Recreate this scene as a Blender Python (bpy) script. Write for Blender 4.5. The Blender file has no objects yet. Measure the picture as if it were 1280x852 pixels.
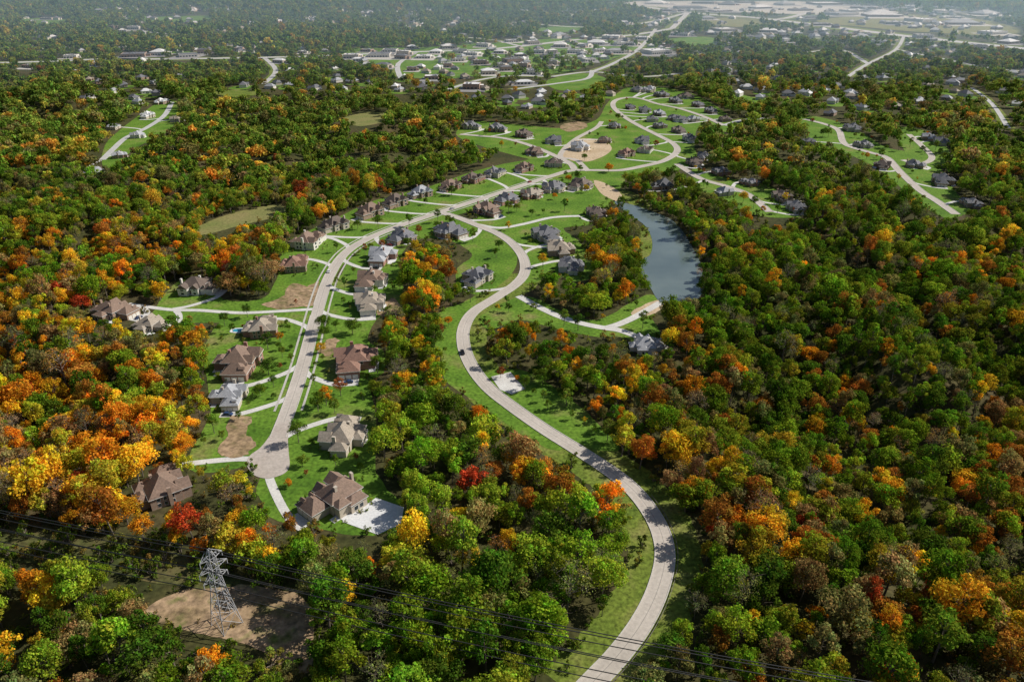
import bpy, math, random
import numpy as np
from mathutils import Vector, Matrix
from mathutils.geometry import tessellate_polygon
random.seed(7); rng=np.random.default_rng(7)
sc=bpy.context.scene
sc.view_settings.view_transform='Standard'; sc.view_settings.look='None'; sc.view_settings.exposure=0
HC=185.0; F=924.0; VH=-50.0; PIT=math.atan((426-VH)/F); cp,sp=math.cos(PIT),math.sin(PIT)
def G(u,v):
    x=(u-640)/F; y=-(v-426)/F
    dz=-sp+y*cp; dy=cp+y*sp; t=HC/(-dz)
    return (x*t,dy*t)
def PROJ(P):
    X,Y=P[:,0],P[:,1]; d=Y*cp+HC*sp; up=Y*sp-HC*cp
    return 640+F*X/d, 426-F*up/d
def mpp(v): return 1.0/(cp*(v-VH)/HC)

# ---------------------------------------------------------------- materials
def newmat(name):
    m=bpy.data.materials.new(name); m.use_nodes=True
    nt=m.node_tree; b=nt.nodes['Principled BSDF']; return m,nt,b
def noise(nt,scale,detail=4,vec=None,rough=.55):
    n=nt.nodes.new('ShaderNodeTexNoise'); n.inputs['Scale'].default_value=scale
    n.inputs['Detail'].default_value=detail; n.inputs['Roughness'].default_value=rough
    if vec: nt.links.new(vec,n.inputs['Vector'])
    return n
def ramp(nt,src,stops):
    r=nt.nodes.new('ShaderNodeValToRGB'); e=r.color_ramp.elements
    while len(e)<len(stops): e.new(.5)
    for i,(p,c) in enumerate(stops): e[i].position=p; e[i].color=(*c,1)
    nt.links.new(src,r.inputs['Fac']); return r
def mix(nt,fac,a,b,mode='MIX'):
    m=nt.nodes.new('ShaderNodeMix'); m.data_type='RGBA'; m.blend_type=mode
    if isinstance(fac,(int,float)): m.inputs[0].default_value=fac
    else: nt.links.new(fac,m.inputs[0])
    for s,i in ((a,6),(b,7)):
        if isinstance(s,tuple): m.inputs[i].default_value=(*s,1)
        else: nt.links.new(s,m.inputs[i])
    return m.outputs[2]
def pos(nt): return nt.nodes.new('ShaderNodeNewGeometry').outputs['Position']
def bump(nt,b,src,st,dist=.1):
    n=nt.nodes.new('ShaderNodeBump'); n.inputs['Strength'].default_value=st; n.inputs['Distance'].default_value=dist
    nt.links.new(src,n.inputs['Height']); nt.links.new(n.outputs[0],b.inputs['Normal'])
def noisy(name,stops,scale,scale2,rough=.9,amt=.5,bumpd=0):
    m,nt,b=newmat(name); p=pos(nt)
    n1=noise(nt,scale,5,p); n2=noise(nt,scale2,4,p)
    r=ramp(nt,n1.outputs['Fac'],stops)
    g=ramp(nt,n2.outputs['Fac'],[(.3,(1-amt,)*3),(.7,(1+amt*.5,)*3)])
    c=mix(nt,1.0,r.outputs[0],g.outputs[0],'MULTIPLY')
    nt.links.new(c,b.inputs['Base Color']); b.inputs['Roughness'].default_value=rough
    b.inputs['Specular IOR Level'].default_value=.2
    if bumpd: bump(nt,b,n2.outputs['Fac'],.6,bumpd)
    return m
M={}
M['floor']=noisy('forest_floor',[(.3,(.040,.048,.014)),(.5,(.07,.068,.022)),(.7,(.10,.075,.035))],.03,.4,1,.5,.3)
M['scrub']=noisy('scrub_ground',[(.3,(.05,.07,.018)),(.5,(.09,.10,.03)),(.7,(.16,.12,.055))],.05,.5,1,.5,.3)
M['grass']=noisy('lawn_grass',[(.28,(.065,.145,.013)),(.42,(.105,.21,.019)),(.56,(.14,.25,.026)),(.66,(.20,.235,.055)),(.80,(.29,.22,.11))],.04,.6,1,.5,.1)
M['verge']=noisy('verge_grass',[(.25,(.095,.155,.018)),(.5,(.165,.215,.032)),(.75,(.28,.25,.09))],.06,.7,1,.6,.15)
M['field']=noisy('dry_field',[(.3,(.16,.19,.05)),(.6,(.24,.22,.08)),(.8,(.28,.22,.1))],.03,.5,1,.35)
M['dirt']=noisy('bare_dirt',[(.3,(.13,.15,.04)),(.42,(.28,.20,.11)),(.58,(.42,.29,.18)),(.70,(.17,.19,.05))],.09,.45,1,.55,.25)
M['sand']=noisy('sand',[(.3,(.46,.34,.21)),(.7,(.60,.47,.32))],.05,.5,1,.3)
M['drive']=noisy('driveway_concrete',[(.3,(.54,.52,.49)),(.7,(.68,.66,.62))],.15,1.2,.85,.18)
M['walk']=noisy('pavement_concrete',[(.3,(.44,.42,.38)),(.7,(.55,.52,.47))],.15,1.2,.85,.2)
M['patio']=noisy('patio_concrete',[(.3,(.62,.62,.62)),(.7,(.74,.74,.74))],.15,1.2,.85,.15)
M['kerb']=noisy('kerb_concrete',[(.3,(.48,.45,.41)),(.7,(.58,.55,.50))],.3,2,.85,.2)
M['cds']=noisy('road_concrete_worn',[(.3,(.42,.36,.31)),(.7,(.50,.44,.39))],.08,.8,.85,.2)
def roadmat(name,c1,c2):
    m,nt,b=newmat(name); p=pos(nt)
    uv=nt.nodes.new('ShaderNodeUVMap'); sep=nt.nodes.new('ShaderNodeSeparateXYZ'); nt.links.new(uv.outputs[0],sep.inputs[0])
    n1=noise(nt,.05,5,p); n2=noise(nt,.8,4,p)
    r=ramp(nt,n1.outputs['Fac'],[(.3,c1),(.7,c2)])
    g=ramp(nt,n2.outputs['Fac'],[(.3,(.85,.85,.85)),(.7,(1.06,1.06,1.06))])
    c=mix(nt,1.0,r.outputs[0],g.outputs[0],'MULTIPLY')
    def mth(op,a,bv=None,):
        k=nt.nodes.new('ShaderNodeMath'); k.operation=op
        if isinstance(a,(int,float)): k.inputs[0].default_value=a
        else: nt.links.new(a,k.inputs[0])
        if bv is not None: k.inputs[1].default_value=bv
        return k.outputs[0]
    ax=mth('ABSOLUTE',sep.outputs['X'])
    line=mth('MULTIPLY',mth('LESS_THAN',ax,.11),.6)
    c=mix(nt,line,c,(.17,.16,.15))
    fr=mth('FRACT',mth('MULTIPLY',sep.outputs['Y'],1/5.0))
    j=mth('MULTIPLY',mth('LESS_THAN',fr,.025),.10)
    c=mix(nt,j,c,(.16,.15,.14))
    w=mth('ABSOLUTE',mth('SUBTRACT',ax,1.6)); tw=mth('MULTIPLY',mth('LESS_THAN',w,.7),.1)
    c=mix(nt,tw,c,(.24,.22,.2))
    nt.links.new(c,b.inputs['Base Color']); b.inputs['Roughness'].default_value=.85
    b.inputs['Specular IOR Level'].default_value=.25
    return m
M['road']=roadmat('road_concrete',(.46,.41,.355),(.56,.50,.44))
M['asph']=roadmat('road_old_asphalt',(.46,.45,.44),(.56,.55,.54))
m,nt,b=newmat('lake_water'); p=pos(nt); n=noise(nt,.35,5,p); n2=noise(nt,.02,3,p)
r=ramp(nt,n2.outputs['Fac'],[(.35,(.095,.13,.135)),(.65,(.15,.19,.185))]); nt.links.new(r.outputs[0],b.inputs['Base Color'])
b.inputs['Roughness'].default_value=.12; bump(nt,b,n.outputs['Fac'],.3,.2); M['water']=m
m,nt,b=newmat('pool_water'); b.inputs['Base Color'].default_value=(.05,.3,.42,1); b.inputs['Roughness'].default_value=.08; M['pool']=m
def roofmat(name,c):
    m,nt,b=newmat(name); p=pos(nt); n=noise(nt,1.4,4,p); n2=noise(nt,.12,3,p)
    r=ramp(nt,n.outputs['Fac'],[(.3,tuple(x*.72 for x in c)),(.7,tuple(x*1.25 for x in c))])
    g=ramp(nt,n2.outputs['Fac'],[(.3,(.85,)*3),(.7,(1.12,)*3)])
    cc=mix(nt,1.0,r.outputs[0],g.outputs[0],'MULTIPLY')
    sep=nt.nodes.new('ShaderNodeSeparateXYZ'); nt.links.new(p,sep.inputs[0])
    k=nt.nodes.new('ShaderNodeMath'); k.operation='MULTIPLY'; k.inputs[1].default_value=3.2; nt.links.new(sep.outputs['Z'],k.inputs[0])
    k2=nt.nodes.new('ShaderNodeMath'); k2.operation='FRACT'; nt.links.new(k.outputs[0],k2.inputs[0])
    k3=nt.nodes.new('ShaderNodeMath'); k3.operation='LESS_THAN'; k3.inputs[1].default_value=.22; nt.links.new(k2.outputs[0],k3.inputs[0])
    k4=nt.nodes.new('ShaderNodeMath'); k4.operation='MULTIPLY'; k4.inputs[1].default_value=.3; nt.links.new(k3.outputs[0],k4.inputs[0])
    cc=mix(nt,k4.outputs[0],cc,tuple(x*.4 for x in c))
    nt.links.new(cc,b.inputs['Base Color']); b.inputs['Roughness'].default_value=.8; return m
ROOF={'br':roofmat('roof_shingle_brown',(.225,.15,.11)),'db':roofmat('roof_shingle_dark_brown',(.135,.10,.08)),
 'gy':roofmat('roof_shingle_grey',(.36,.365,.385)),'dg':roofmat('roof_shingle_dark_grey',(.155,.155,.17)),'tn':roofmat('roof_shingle_tan',(.34,.285,.225)),
 'rd':roofmat('roof_shingle_reddish',(.26,.145,.105)),'wh':roofmat('roof_light',(.7,.69,.68))}
def brick(name,c1,c2,mo):
    m,nt,b=newmat(name); tc=nt.nodes.new('ShaderNodeTexCoord'); t=nt.nodes.new('ShaderNodeTexBrick')
    t.inputs['Color1'].default_value=(*c1,1); t.inputs['Color2'].default_value=(*c2,1); t.inputs['Mortar'].default_value=(*mo,1)
    t.inputs['Scale'].default_value=2.5; mp=nt.nodes.new('ShaderNodeMapping'); mp.inputs['Rotation'].default_value=(math.radians(90),0,math.radians(20))
    nt.links.new(tc.outputs['Object'],mp.inputs[0]); nt.links.new(mp.outputs[0],t.inputs['Vector'])
    nt.links.new(t.outputs['Color'],b.inputs['Base Color']); b.inputs['Roughness'].default_value=.9; return m
WALL=[brick('brick_brown',(.36,.24,.17),(.29,.18,.125),(.4,.35,.3)),brick('brick_red',(.36,.17,.12),(.27,.12,.09),(.38,.33,.28)),
 brick('stone_tan',(.54,.46,.36),(.45,.38,.3),(.5,.46,.42)),noisy('cream_siding',[(.3,(.64,.60,.54)),(.7,(.74,.70,.64))],.5,2,.8,.15)]
def plain(name,c,rough=.5,metal=0):
    m,nt,b=newmat(name); n=noise(nt,3,3,pos(nt)); r=ramp(nt,n.outputs['Fac'],[(.3,tuple(x*.88 for x in c)),(.7,tuple(min(1,x*1.08) for x in c))])
    nt.links.new(r.outputs[0],b.inputs['Base Color']); b.inputs['Roughness'].default_value=rough; b.inputs['Metallic'].default_value=metal; return m
M['trim']=plain('white_trim',(.75,.74,.71)); M['glass']=plain('window_glass',(.03,.04,.05),.08); M['door']=plain('front_door',(.1,.04,.025))
M['garage']=plain('garage_door_paint',(.7,.67,.6)); M['steel']=plain('galvanised_steel',(.45,.45,.46),.5,.1); M['wire']=plain('power_cable',(.012,.012,.012),.6)
M['rubber']=plain('tyre_rubber',(.02,.02,.02),.8); M['bark']=noisy('bark',[(.3,(.12,.10,.08)),(.7,(.24,.20,.16))],1,5,.95,.3)
M['membrane']=noisy('flat_roof_membrane',[(.3,(.62,.62,.62)),(.7,(.8,.8,.8))],.03,.3,.8,.15)
def leafmat(name,trans=.36):
    m,nt,b=newmat(name); at=nt.nodes.new('ShaderNodeAttribute'); at.attribute_type='INSTANCER'; at.attribute_name='tint'
    lv=nt.nodes.new('ShaderNodeAttribute'); lv.attribute_type='GEOMETRY'; lv.attribute_name='lv'
    c=mix(nt,1.0,at.outputs['Color'],lv.outputs['Color'],'MULTIPLY')
    nt.nodes.remove(b)
    b=nt.nodes.new('ShaderNodeBsdfDiffuse'); nt.links.new(c,b.inputs['Color'])
    tr=nt.nodes.new('ShaderNodeBsdfTranslucent'); nt.links.new(c,tr.inputs['Color'])
    mx=nt.nodes.new('ShaderNodeMixShader'); mx.inputs[0].default_value=trans
    nt.links.new(b.outputs[0],mx.inputs[1]); nt.links.new(tr.outputs[0],mx.inputs[2]); nt.links.new(mx.outputs[0],nt.nodes['Material Output'].inputs['Surface'])
    return m
M['leaf']=leafmat('autumn_leaves')

# ---------------------------------------------------------------- mesh helpers
def link(o): sc.collection.objects.link(o); return o
def mkmesh(name,V,Fc,mats,mi=None,lnk=True):
    me=bpy.data.meshes.new(name); me.from_pydata([tuple(v) for v in V],[],Fc)
    for k in mats: me.materials.append(k)
    if mi is not None: me.polygons.foreach_set('material_index',mi)
    me.update(); o=bpy.data.objects.new(name,me)
    if lnk: link(o)
    return o
def catmull(P,n=6,closed=False):
    P=[np.array(p,float) for p in P]; N=len(P); out=[]
    segs=N if closed else N-1
    for i in range(segs):
        if closed: a,b,c,d=P[i-1],P[i],P[(i+1)%N],P[(i+2)%N]
        else: a,b,c,d=P[max(i-1,0)],P[i],P[i+1],P[min(i+2,N-1)]
        for k in range(n):
            t=k/n; out.append(.5*((2*b)+(-a+c)*t+(2*a-5*b+4*c-d)*t*t+(-a+3*b-3*c+d)*t**3))
    if not closed: out.append(P[-1])
    return out
def normals2(P):
    P=np.array(P); T=np.gradient(P,axis=0); T/=np.linalg.norm(T,axis=1)[:,None]+1e-9
    return np.stack([-T[:,1],T[:,0]],1)
def ribbon(name,P,w,z,mat,off=0,lnk=True,wob=0):
    P=np.array(P); N=normals2(P); s=np.concatenate([[0],np.cumsum(np.linalg.norm(np.diff(P,axis=0),axis=1))])
    V=[];Fc=[]
    for i in range(len(P)):
        for k in (-.5,.5):
            q=P[i]+N[i]*(off+k*w*(1+random.uniform(-wob,wob))); V.append((q[0],q[1],z))
    for i in range(len(P)-1): Fc.append((2*i+1,2*i,2*i+2,2*i+3))
    o=mkmesh(name,V,Fc,[mat],lnk=lnk); uv=o.data.uv_layers.new(name='UVMap')
    for l in o.data.loops:
        i=l.vertex_index; uv.data[l.index].uv=(((i%2)-.5)*w,s[i//2])
    return o
def sheet(name,poly,z,mat,smooth=True,jit=.0):
    P=catmull(poly,5,True) if smooth else [np.array(p,float) for p in poly]
    if jit: P=[p+rng.normal(0,jit,2) for p in P]
    vs=[Vector((p[0],p[1],0)) for p in P]; tr=tessellate_polygon([vs])
    Fc=[]
    for a,b,c in tr:
        n=(vs[b]-vs[a]).cross(vs[c]-vs[a]); Fc.append((a,b,c) if n.z>0 else (a,c,b))
    return mkmesh(name,[(v.x,v.y,z) for v in vs],Fc,[mat])
class MB:
    def __init__(s): s.V=[];s.F=[];s.m=[]
    def add(s,V,F,mi=0):
        o=len(s.V); s.V+=[tuple(v) for v in V]; s.F+=[tuple(i+o for i in f) for f in F]; s.m+=[mi]*len(F)
    def box(s,cx,cy,z0,w,d,h,mi=0):
        x0,x1,y0,y1,z1=cx-w/2,cx+w/2,cy-d/2,cy+d/2,z0+h
        s.add([(x0,y0,z0),(x1,y0,z0),(x1,y1,z0),(x0,y1,z0),(x0,y0,z1),(x1,y0,z1),(x1,y1,z1),(x0,y1,z1)],
              [(0,3,2,1),(4,5,6,7),(0,1,5,4),(1,2,6,5),(2,3,7,6),(3,0,4,7)],mi)
    def tube(s,a,b,r0,r1=None,n=4,mi=0):
        r1=r0 if r1 is None else r1; a=Vector(a); b=Vector(b); d=(b-a).normalized()
        x=d.orthogonal().normalized(); y=d.cross(x); V=[]
        for p,r in ((a,r0),(b,r1)):
            for k in range(n):
                t=2*math.pi*k/n; V.append(p+x*(r*math.cos(t))+y*(r*math.sin(t)))
        s.add(V,[(k,(k+1)%n,n+(k+1)%n,n+k) for k in range(n)]+[tuple(range(n-1,-1,-1)),tuple(range(n,2*n))],mi)
    def obj(s,name,mats,parent=None,lnk=True):
        o=mkmesh(name,s.V,s.F,mats,s.m,lnk)
        if parent: o.parent=parent
        return o

# ---------------------------------------------------------------- roads (surveyed centre lines)
def GP(L): return [G(*p) for p in L]
R_A=[(722,872),(745,848),(773,818),(801,780),(821,740),(831,700),(827,668),(812,638),(789,610),(760,587),(720,561),(680,536),(640,508),(610,484),(590,458),(580,433),(580,410),(592,390),(620,372),(645,355),(656,340),(654,322),(641,305),(622,292),(600,283),(575,273),(553,266)]
R_B=[(335,575),(350,540),(365,500),(378,460),(390,415),(401,375),(412,345),(430,318),(455,301),(490,286),(530,272),(570,259),(610,246),(650,233),(690,220),(716,213),(745,213),(775,213),(803,208),(830,201),(846,190),(842,180),(822,169),(800,158),(780,146),(767,134),(769,126),(785,122),(803,124),(822,130),(850,136),(880,146),(905,157)]
R_C=[(648,370),(680,387),(712,400),(750,409),(765,408),(790,398),(826,378)]
R_C2=[(755,410),(775,413),(800,422)]
R_D=[(598,281),(625,285),(655,280),(690,272),(725,270)]
R_E=[(575,168),(600,170),(630,173),(660,181),(690,193),(712,204),(718,212)]
R_F=[(735,214),(720,200),(700,195),(718,175),(745,160),(752,152)]
R_G=[(846,205),(875,223),(908,233),(935,243),(962,265)]
R_H=[(1005,149),(1030,155),(1048,163),(1056,180),(1085,190),(1108,197),(1125,215),(1150,238),(1172,252),(1195,268)]
R_I=[(1136,168),(1152,182),(1165,197),(1150,205),(1128,200)]
R_J=[(128,200),(142,186),(158,172),(183,160),(205,145),(214,130)]
R_K=[(160,380),(212,387),(250,388),(300,391),(350,389),(398,386)]
R_far=[([(-60,80),(60,77),(130,74),(200,74),(330,72),(400,70),(520,65),(620,61),(720,50),(790,44),(840,36)],22),
 ([(740,1),(800,8),(860,16),(940,22),(1010,30),(1130,45),(1290,62)],44),
 ([(1045,6),(1010,16),(975,24),(940,22)],26),([(500,96),(498,80),(520,66)],10),([(690,96),(740,90),(800,96),(850,92)],10),
 ([(640,112),(700,104),(735,98),(740,88)],9),([(560,112),(600,100),(640,95),(690,96)],9),([(330,72),(345,88),(330,105)],9),
 ([(820,36),(800,60),(770,78),(740,90)],10),([(905,157),(930,150),(960,148)],8),([(1215,110),(1240,130),(1260,160)],6),([(170,48),(230,44),(300,40)],14),
 ([(0,40),(80,36),(150,38),(230,44)],14),([(560,30),(640,28),(720,34),(800,30),(860,16)],18),([(1130,45),(1120,62),(1085,80),(1060,96)],8),([(1290,90),(1230,84),(1180,74),(1120,62)],10),([(420,52),(500,46),(600,48),(650,58)],12),([(950,60),(1000,66),(1050,62),(1085,80)],10),([(840,36),(850,26),(860,16)],18)]
ROADS=[]
def road(name,px,w,z,mat,kerb=True,n=6):
    P=catmull(GP(px),n); ROADS.append((np.array(P),w,name,z,mat,kerb))
road('main_road',R_A,6.5,.18,M['road']); road('residential_street',R_B,6.6,.19,M['road'])
road('side_road',R_C,5,.16,M['drive'],False); road('side_road',R_C2,5,.15,M['drive'],False)
road('side_street',R_D,4.5,.15,M['drive'],False); road('side_street',R_E,6.5,.16,M['road']); road('side_street',R_F,6,.15,M['road'],False)
road('side_street',R_G,6.5,.16,M['road']); road('side_street',R_H,7,.17,M['road']); road('side_street',R_I,6.5,.16,M['road'],False)
road('country_lane',R_J,7,.16,M['asph'],False); road('private_lane',R_K,3.6,.15,M['drive'],False)
NNEAR=len(ROADS)
for i,(px,w) in enumerate(R_far): road('highway' if w>13 else 'distant_street',px,w,.16+.01*i,M['asph'],False,4)
def dseg(P,pts):
    d=np.full(len(P),1e9); A=pts[:-1];B=pts[1:]
    for a,b in zip(A,B):
        ab=b-a; L=ab@ab+1e-9; t=np.clip(((P-a)@ab)/L,0,1); q=P-(a+t[:,None]*ab); d=np.minimum(d,np.einsum('ij,ij->i',q,q))
    return np.sqrt(d)
for i,(P,w,name,z,mat,kerb) in enumerate(ROADS):
    ribbon(name,P,w,z,mat)
    if kerb:
        N=normals2(P); mb=MB()
        for s in (-1,1):
            Q=P+N*(s*(w/2+.15)); N2=N*s
            ok=np.ones(len(Q),bool)
            for j,(P2,w2,*_) in enumerate(ROADS):
                if j!=i and j<NNEAR: ok&=dseg(Q,P2)>w2/2+1.0
            if name=='residential_street': ok&=np.linalg.norm(Q-np.array(G(335,570)),axis=1)>13
            for k in range(len(Q)-1):
                if ok[k] and ok[k+1]:
                    V=[]
                    for q,nn in ((Q[k],N2[k]),(Q[k+1],N2[k+1])):
                        for o_,zz in ((-.15,z-.1),(-.15,z+.11),(.2,z+.11),(.2,z-.1)):
                            V.append((q[0]+nn[0]*o_,q[1]+nn[1]*o_,zz))
                    Fc=[(0,1,5,4),(1,2,6,5),(2,3,7,6)]
                    if s<0: Fc=[f[::-1] for f in Fc]
                    mb.add(V,Fc)
        mb.obj('kerb',[M['kerb']])
tdp=GP([(309,582),(312,570),(325,560),(335,548),(347,530),(361,530),(360,548),(361,566),(362,582),(355,592),(335,598),(318,594)])
sheet('cul_de_sac_pavement',tdp,.205,M['cds'])
PB=ROADS[1][0]; PA=ROADS[0][0]
nB=6*14
ribbon('pavement',PB[10:nB],1.1,.13,M['walk'],off=6.2); ribbon('pavement',PB[10:nB],1.1,.13,M['walk'],off=-6.2)
# ---------------------------------------------------------------- clearings
CL=[
('lawn','grass',[(235,585),(262,520),(262,490),(255,440),(270,408),(300,394),(392,390),(380,440),(362,500),(345,550),(312,582)]),
('lawn','grass',[(322,604),(350,560),(372,480),(392,420),(408,370),(432,340),(495,340),(503,382),(472,398),(460,425),(480,440),(480,465),(462,480),(470,520),(472,590),(505,635),(498,662),(440,668),(385,658),(340,648),(328,628)]),
('lawn','grass',[(190,392),(222,352),(262,350),(280,374),(330,372),(348,342),(352,318),(372,296),(430,268),(470,250),(540,232),(590,215),(640,203),(700,195),(740,203),(720,225),(650,243),(600,260),(540,278),(480,298),(440,320),(420,345),(402,392),(300,402),(200,402)]),
('lawn','grass',[(440,322),(480,297),(540,276),(562,268),(610,286),(640,308),(646,330),(630,352),(600,368),(572,358),(572,335),(590,318),(560,300),(520,300),(500,322),(505,345),(432,350)]),
('lawn','grass',[(590,276),(620,262),(650,242),(700,222),(745,208),(780,222),(772,240),(765,258),(735,262),(740,280),(705,285),(722,300),(740,322),(742,344),(715,352),(690,338),(672,352),(655,352),(660,332),(650,306),(620,290)]),
('lawn','grass',[(570,168),(590,152),(640,155),(700,160),(745,150),(760,128),(790,108),(860,115),(915,148),(910,165),(875,158),(868,180),(870,200),(840,214),(760,218),(700,208),(650,196),(600,182)]),
('lawn','grass',[(600,396),(640,374),(668,372),(700,388),(745,400),(785,380),(812,368),(832,380),(815,396),(826,418),(806,436),(780,422),(740,420),(700,412),(650,400),(612,412)]),
('lawn','grass',[(548,392),(575,380),(596,372),(590,400),(582,440),(595,470),(640,512),(700,552),(690,562),(640,535),(600,505),(562,480),(545,440)]),
('lawn','grass',[(605,470),(650,462),(700,488),(740,522),(775,560),(740,560),(690,535),(640,505)]),
('lawn','verge',[(760,235),(790,240),(812,256),(800,262),(780,250)]),
('lawn','verge',[(795,335),(797,300),(808,282),(818,300),(815,318),(803,330)]),
('lawn','grass',[(866,210),(905,222),(960,232),(1012,262),(990,272),(940,268),(905,250),(875,236)]),
('lawn','grass',[(1000,145),(1040,150),(1075,165),(1110,185),(1160,195),(1195,240),(1212,262),(1180,272),(1140,246),(1095,210),(1050,188),(1012,172)]),
('lawn','grass',[(1120,160),(1160,165),(1185,185),(1180,205),(1140,200)]),
('dry_field','field',[(245,284),(300,264),(362,254),(364,266),(300,282),(252,294)]),
('dry_field','field',[(430,147),(470,140),(492,148),(450,158)]),
('lawn','grass',[(500,82),(560,80),(600,90),(560,98),(510,96)]),
('lawn','grass',[(128,205),(136,175),(180,140),(205,125),(225,130),(215,160),(170,185),(145,208)]),
('lawn','verge',[(265,116),(300,112),(325,116),(300,122)]),
('lawn','grass',[(685,100),(730,92),(760,100),(730,112),(695,112)]),
('dry_field','field',[(870,26),(920,22),(960,28),(920,34)]),
('lawn','grass',[(830,50),(880,46),(900,52),(870,58)]),
('lawn','grass',[(20,26),(60,22),(90,28),(50,32)]),('lawn','grass',[(180,22),(260,20),(270,26),(190,28)]),
('lawn','grass',[(670,36),(720,32),(735,37),(690,41)]),
('bare_clearing','dirt',[(175,768),(215,742),(262,730),(330,733),(385,752),(392,800),(385,840),(352,832),(310,806),(255,792),(205,780)]),
('bare_clearing','scrub',[(-40,655),(60,665),(160,680),(265,702),(300,728),(250,735),(160,722),(60,706),(-40,695)]),  # power-line scrub; ground coloured dark to stand for the forest edge's shadow
('building_plot','sand',[(700,188),(722,174),(755,176),(764,188),(740,201),(712,200)]),
('dirt_track','sand',[(742,226),(758,230),(776,242),(772,252),(752,242)]),
('sand_bank','sand',[(788,392),(812,378),(830,375),(832,383),(808,395)]),
('bare_patch','dirt',[(272,566),(284,545),(290,520),(312,522),(308,540),(318,556),(300,572)]),
('bare_patch','dirt',[(330,380),(352,372),(366,354),(384,358),(398,352),(394,380),(372,384),(350,387)]),
('bare_patch','dirt',[(398,438),(408,424),(424,424),(418,436),(410,446)]),
('bare_patch','dirt',[(470,388),(490,372),(500,384),(482,396)]),
('bare_patch','sand',[(660,192),(672,188),(676,192),(668,196)]),
('bare_patch','dirt',[(700,158),(722,152),(735,158),(712,165)]),
('commercial_ground','grass',[(430,62),(560,58),(700,48),(760,50),(800,62),(740,80),(700,92),(600,96),(520,90),(450,80)]),
('retail_ground','walk',[(780,2),(1000,2),(1060,8),(1120,14),(1100,20),(1000,18),(900,14),(800,7)]),
('retail_ground','field',[(1020,26),(1120,18),(1220,24),(1280,38),(1280,46),(1180,42),(1100,36)]),
]
LAKE=[(768,252),(790,256),(814,264),(838,274),(854,290),(866,310),(876,330),(880,352),(874,372),(852,380),(826,378),(812,358),(800,340),(801,326),(813,318),(815,300),(806,282),(786,268)]
TG=[(614,471),(638,465),(656,486),(640,493),(625,487)]
EXPOLY=[]
for i,(nm,mt,px) in enumerate(CL):
    W=GP(px)
    if nm!='commercial_ground': EXPOLY.append(np.array(W))
    else: EXPOLY.append(np.array([[1e5+k*3,1e5+(k%2)] for k in range(len(W))]))
    sheet(nm,W,.035+.003*i,M[mt],True,.25 if nm!='bare_patch' else .6)
sheet('lake',GP(LAKE),.16,M['water']); EXPOLY.append(np.array(GP(LAKE)))
sheet('parking_area',GP(TG),.17,M['drive'],False); EXPOLY.append(np.array(GP(TG)))
sheet('patio',GP([(428,652),(470,622),(505,634),(501,655),(472,668)]),.16,M['patio'],False)
ribbon('grass_verge',PA[:120],26,.025,M['verge'],wob=.06); ribbon('grass_verge',ROADS[8][0],26,.022,M['verge'],wob=.06)
for (P,w,nm,*_) in ROADS[NNEAR:]:
    ribbon('grass_verge',P,w*2.4,.02,M['verge'],wob=.2)

# ---------------------------------------------------------------- houses
H1=[(205,612,74,'br'),(425,618,80,'br'),(430,545,68,'tn'),(288,492,54,'gy'),(300,450,72,'br'),(328,411,52,'tn'),(445,448,66,'rd'),(462,377,50,'tn'),(465,349,48,'br'),(478,319,44,'gy'),
(245,358,48,'db'),(140,389,50,'br'),(187,406,40,'tn'),(368,332,42,'rd'),(384,303,45,'br'),(420,281,38,'db'),(464,264,38,'br'),(495,252,35,'db'),(527,241,32,'gy'),(563,232,30,'br'),(590,224,28,'db'),(617,217,28,'dg'),(655,210,26,'br'),(692,205,26,'db'),
(505,296,38,'dg'),(560,289,40,'dg'),(597,345,44,'dg'),(608,262,36,'br'),(636,249,32,'dg'),(664,243,30,'tn'),(692,235,30,'dg'),(727,231,32,'db'),(683,293,42,'dg'),(700,312,42,'tn'),(713,333,40,'dg'),(745,266,30,'db'),(803,426,34,'gy'),
(588,158,24,'dg'),(620,161,25,'dg'),(655,168,24,'db'),(692,176,24,'dg'),(667,190,25,'br'),(725,184,28,'gy'),(756,176,20,'db'),(783,192,24,'rd'),(803,176,22,'dg'),(806,188,22,'db'),(830,232,30,'dg'),(868,203,24,'db'),(880,196,22,'dg'),(902,216,24,'dg'),(940,229,24,'dg'),(905,241,24,'gy'),(977,246,30,'db'),(995,259,30,'dg'),
(768,158,18,'dg'),(797,113,18,'dg'),(812,113,18,'gy'),(828,119,18,'dg'),(844,126,18,'dg'),(858,121,18,'db'),(872,131,18,'dg'),(888,139,18,'dg'),(900,150,18,'db'),(842,148,18,'dg'),(824,142,18,'gy'),(806,138,18,'dg'),(788,134,16,'dg'),(826,158,18,'dg'),(848,163,20,'db'),(862,173,20,'dg'),(850,150,18,'dg'),(866,150,18,'gy'),(815,150,18,'dg'),
(1066,161,24,'dg'),(1072,183,22,'dg'),(1152,172,22,'gy'),(1140,206,24,'dg'),(1176,178,24,'dg'),(1178,226,32,'dg'),(1112,208,24,'db'),(1215,255,28,'dg'),(1010,178,20,'dg'),(140,160,18,'gy'),(170,170,20,'gy'),(185,145,20,'wh'),(222,150,20,'tn'),(205,128,18,'wh'),(120,215,22,'gy'),(150,195,18,'gy')]
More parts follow.
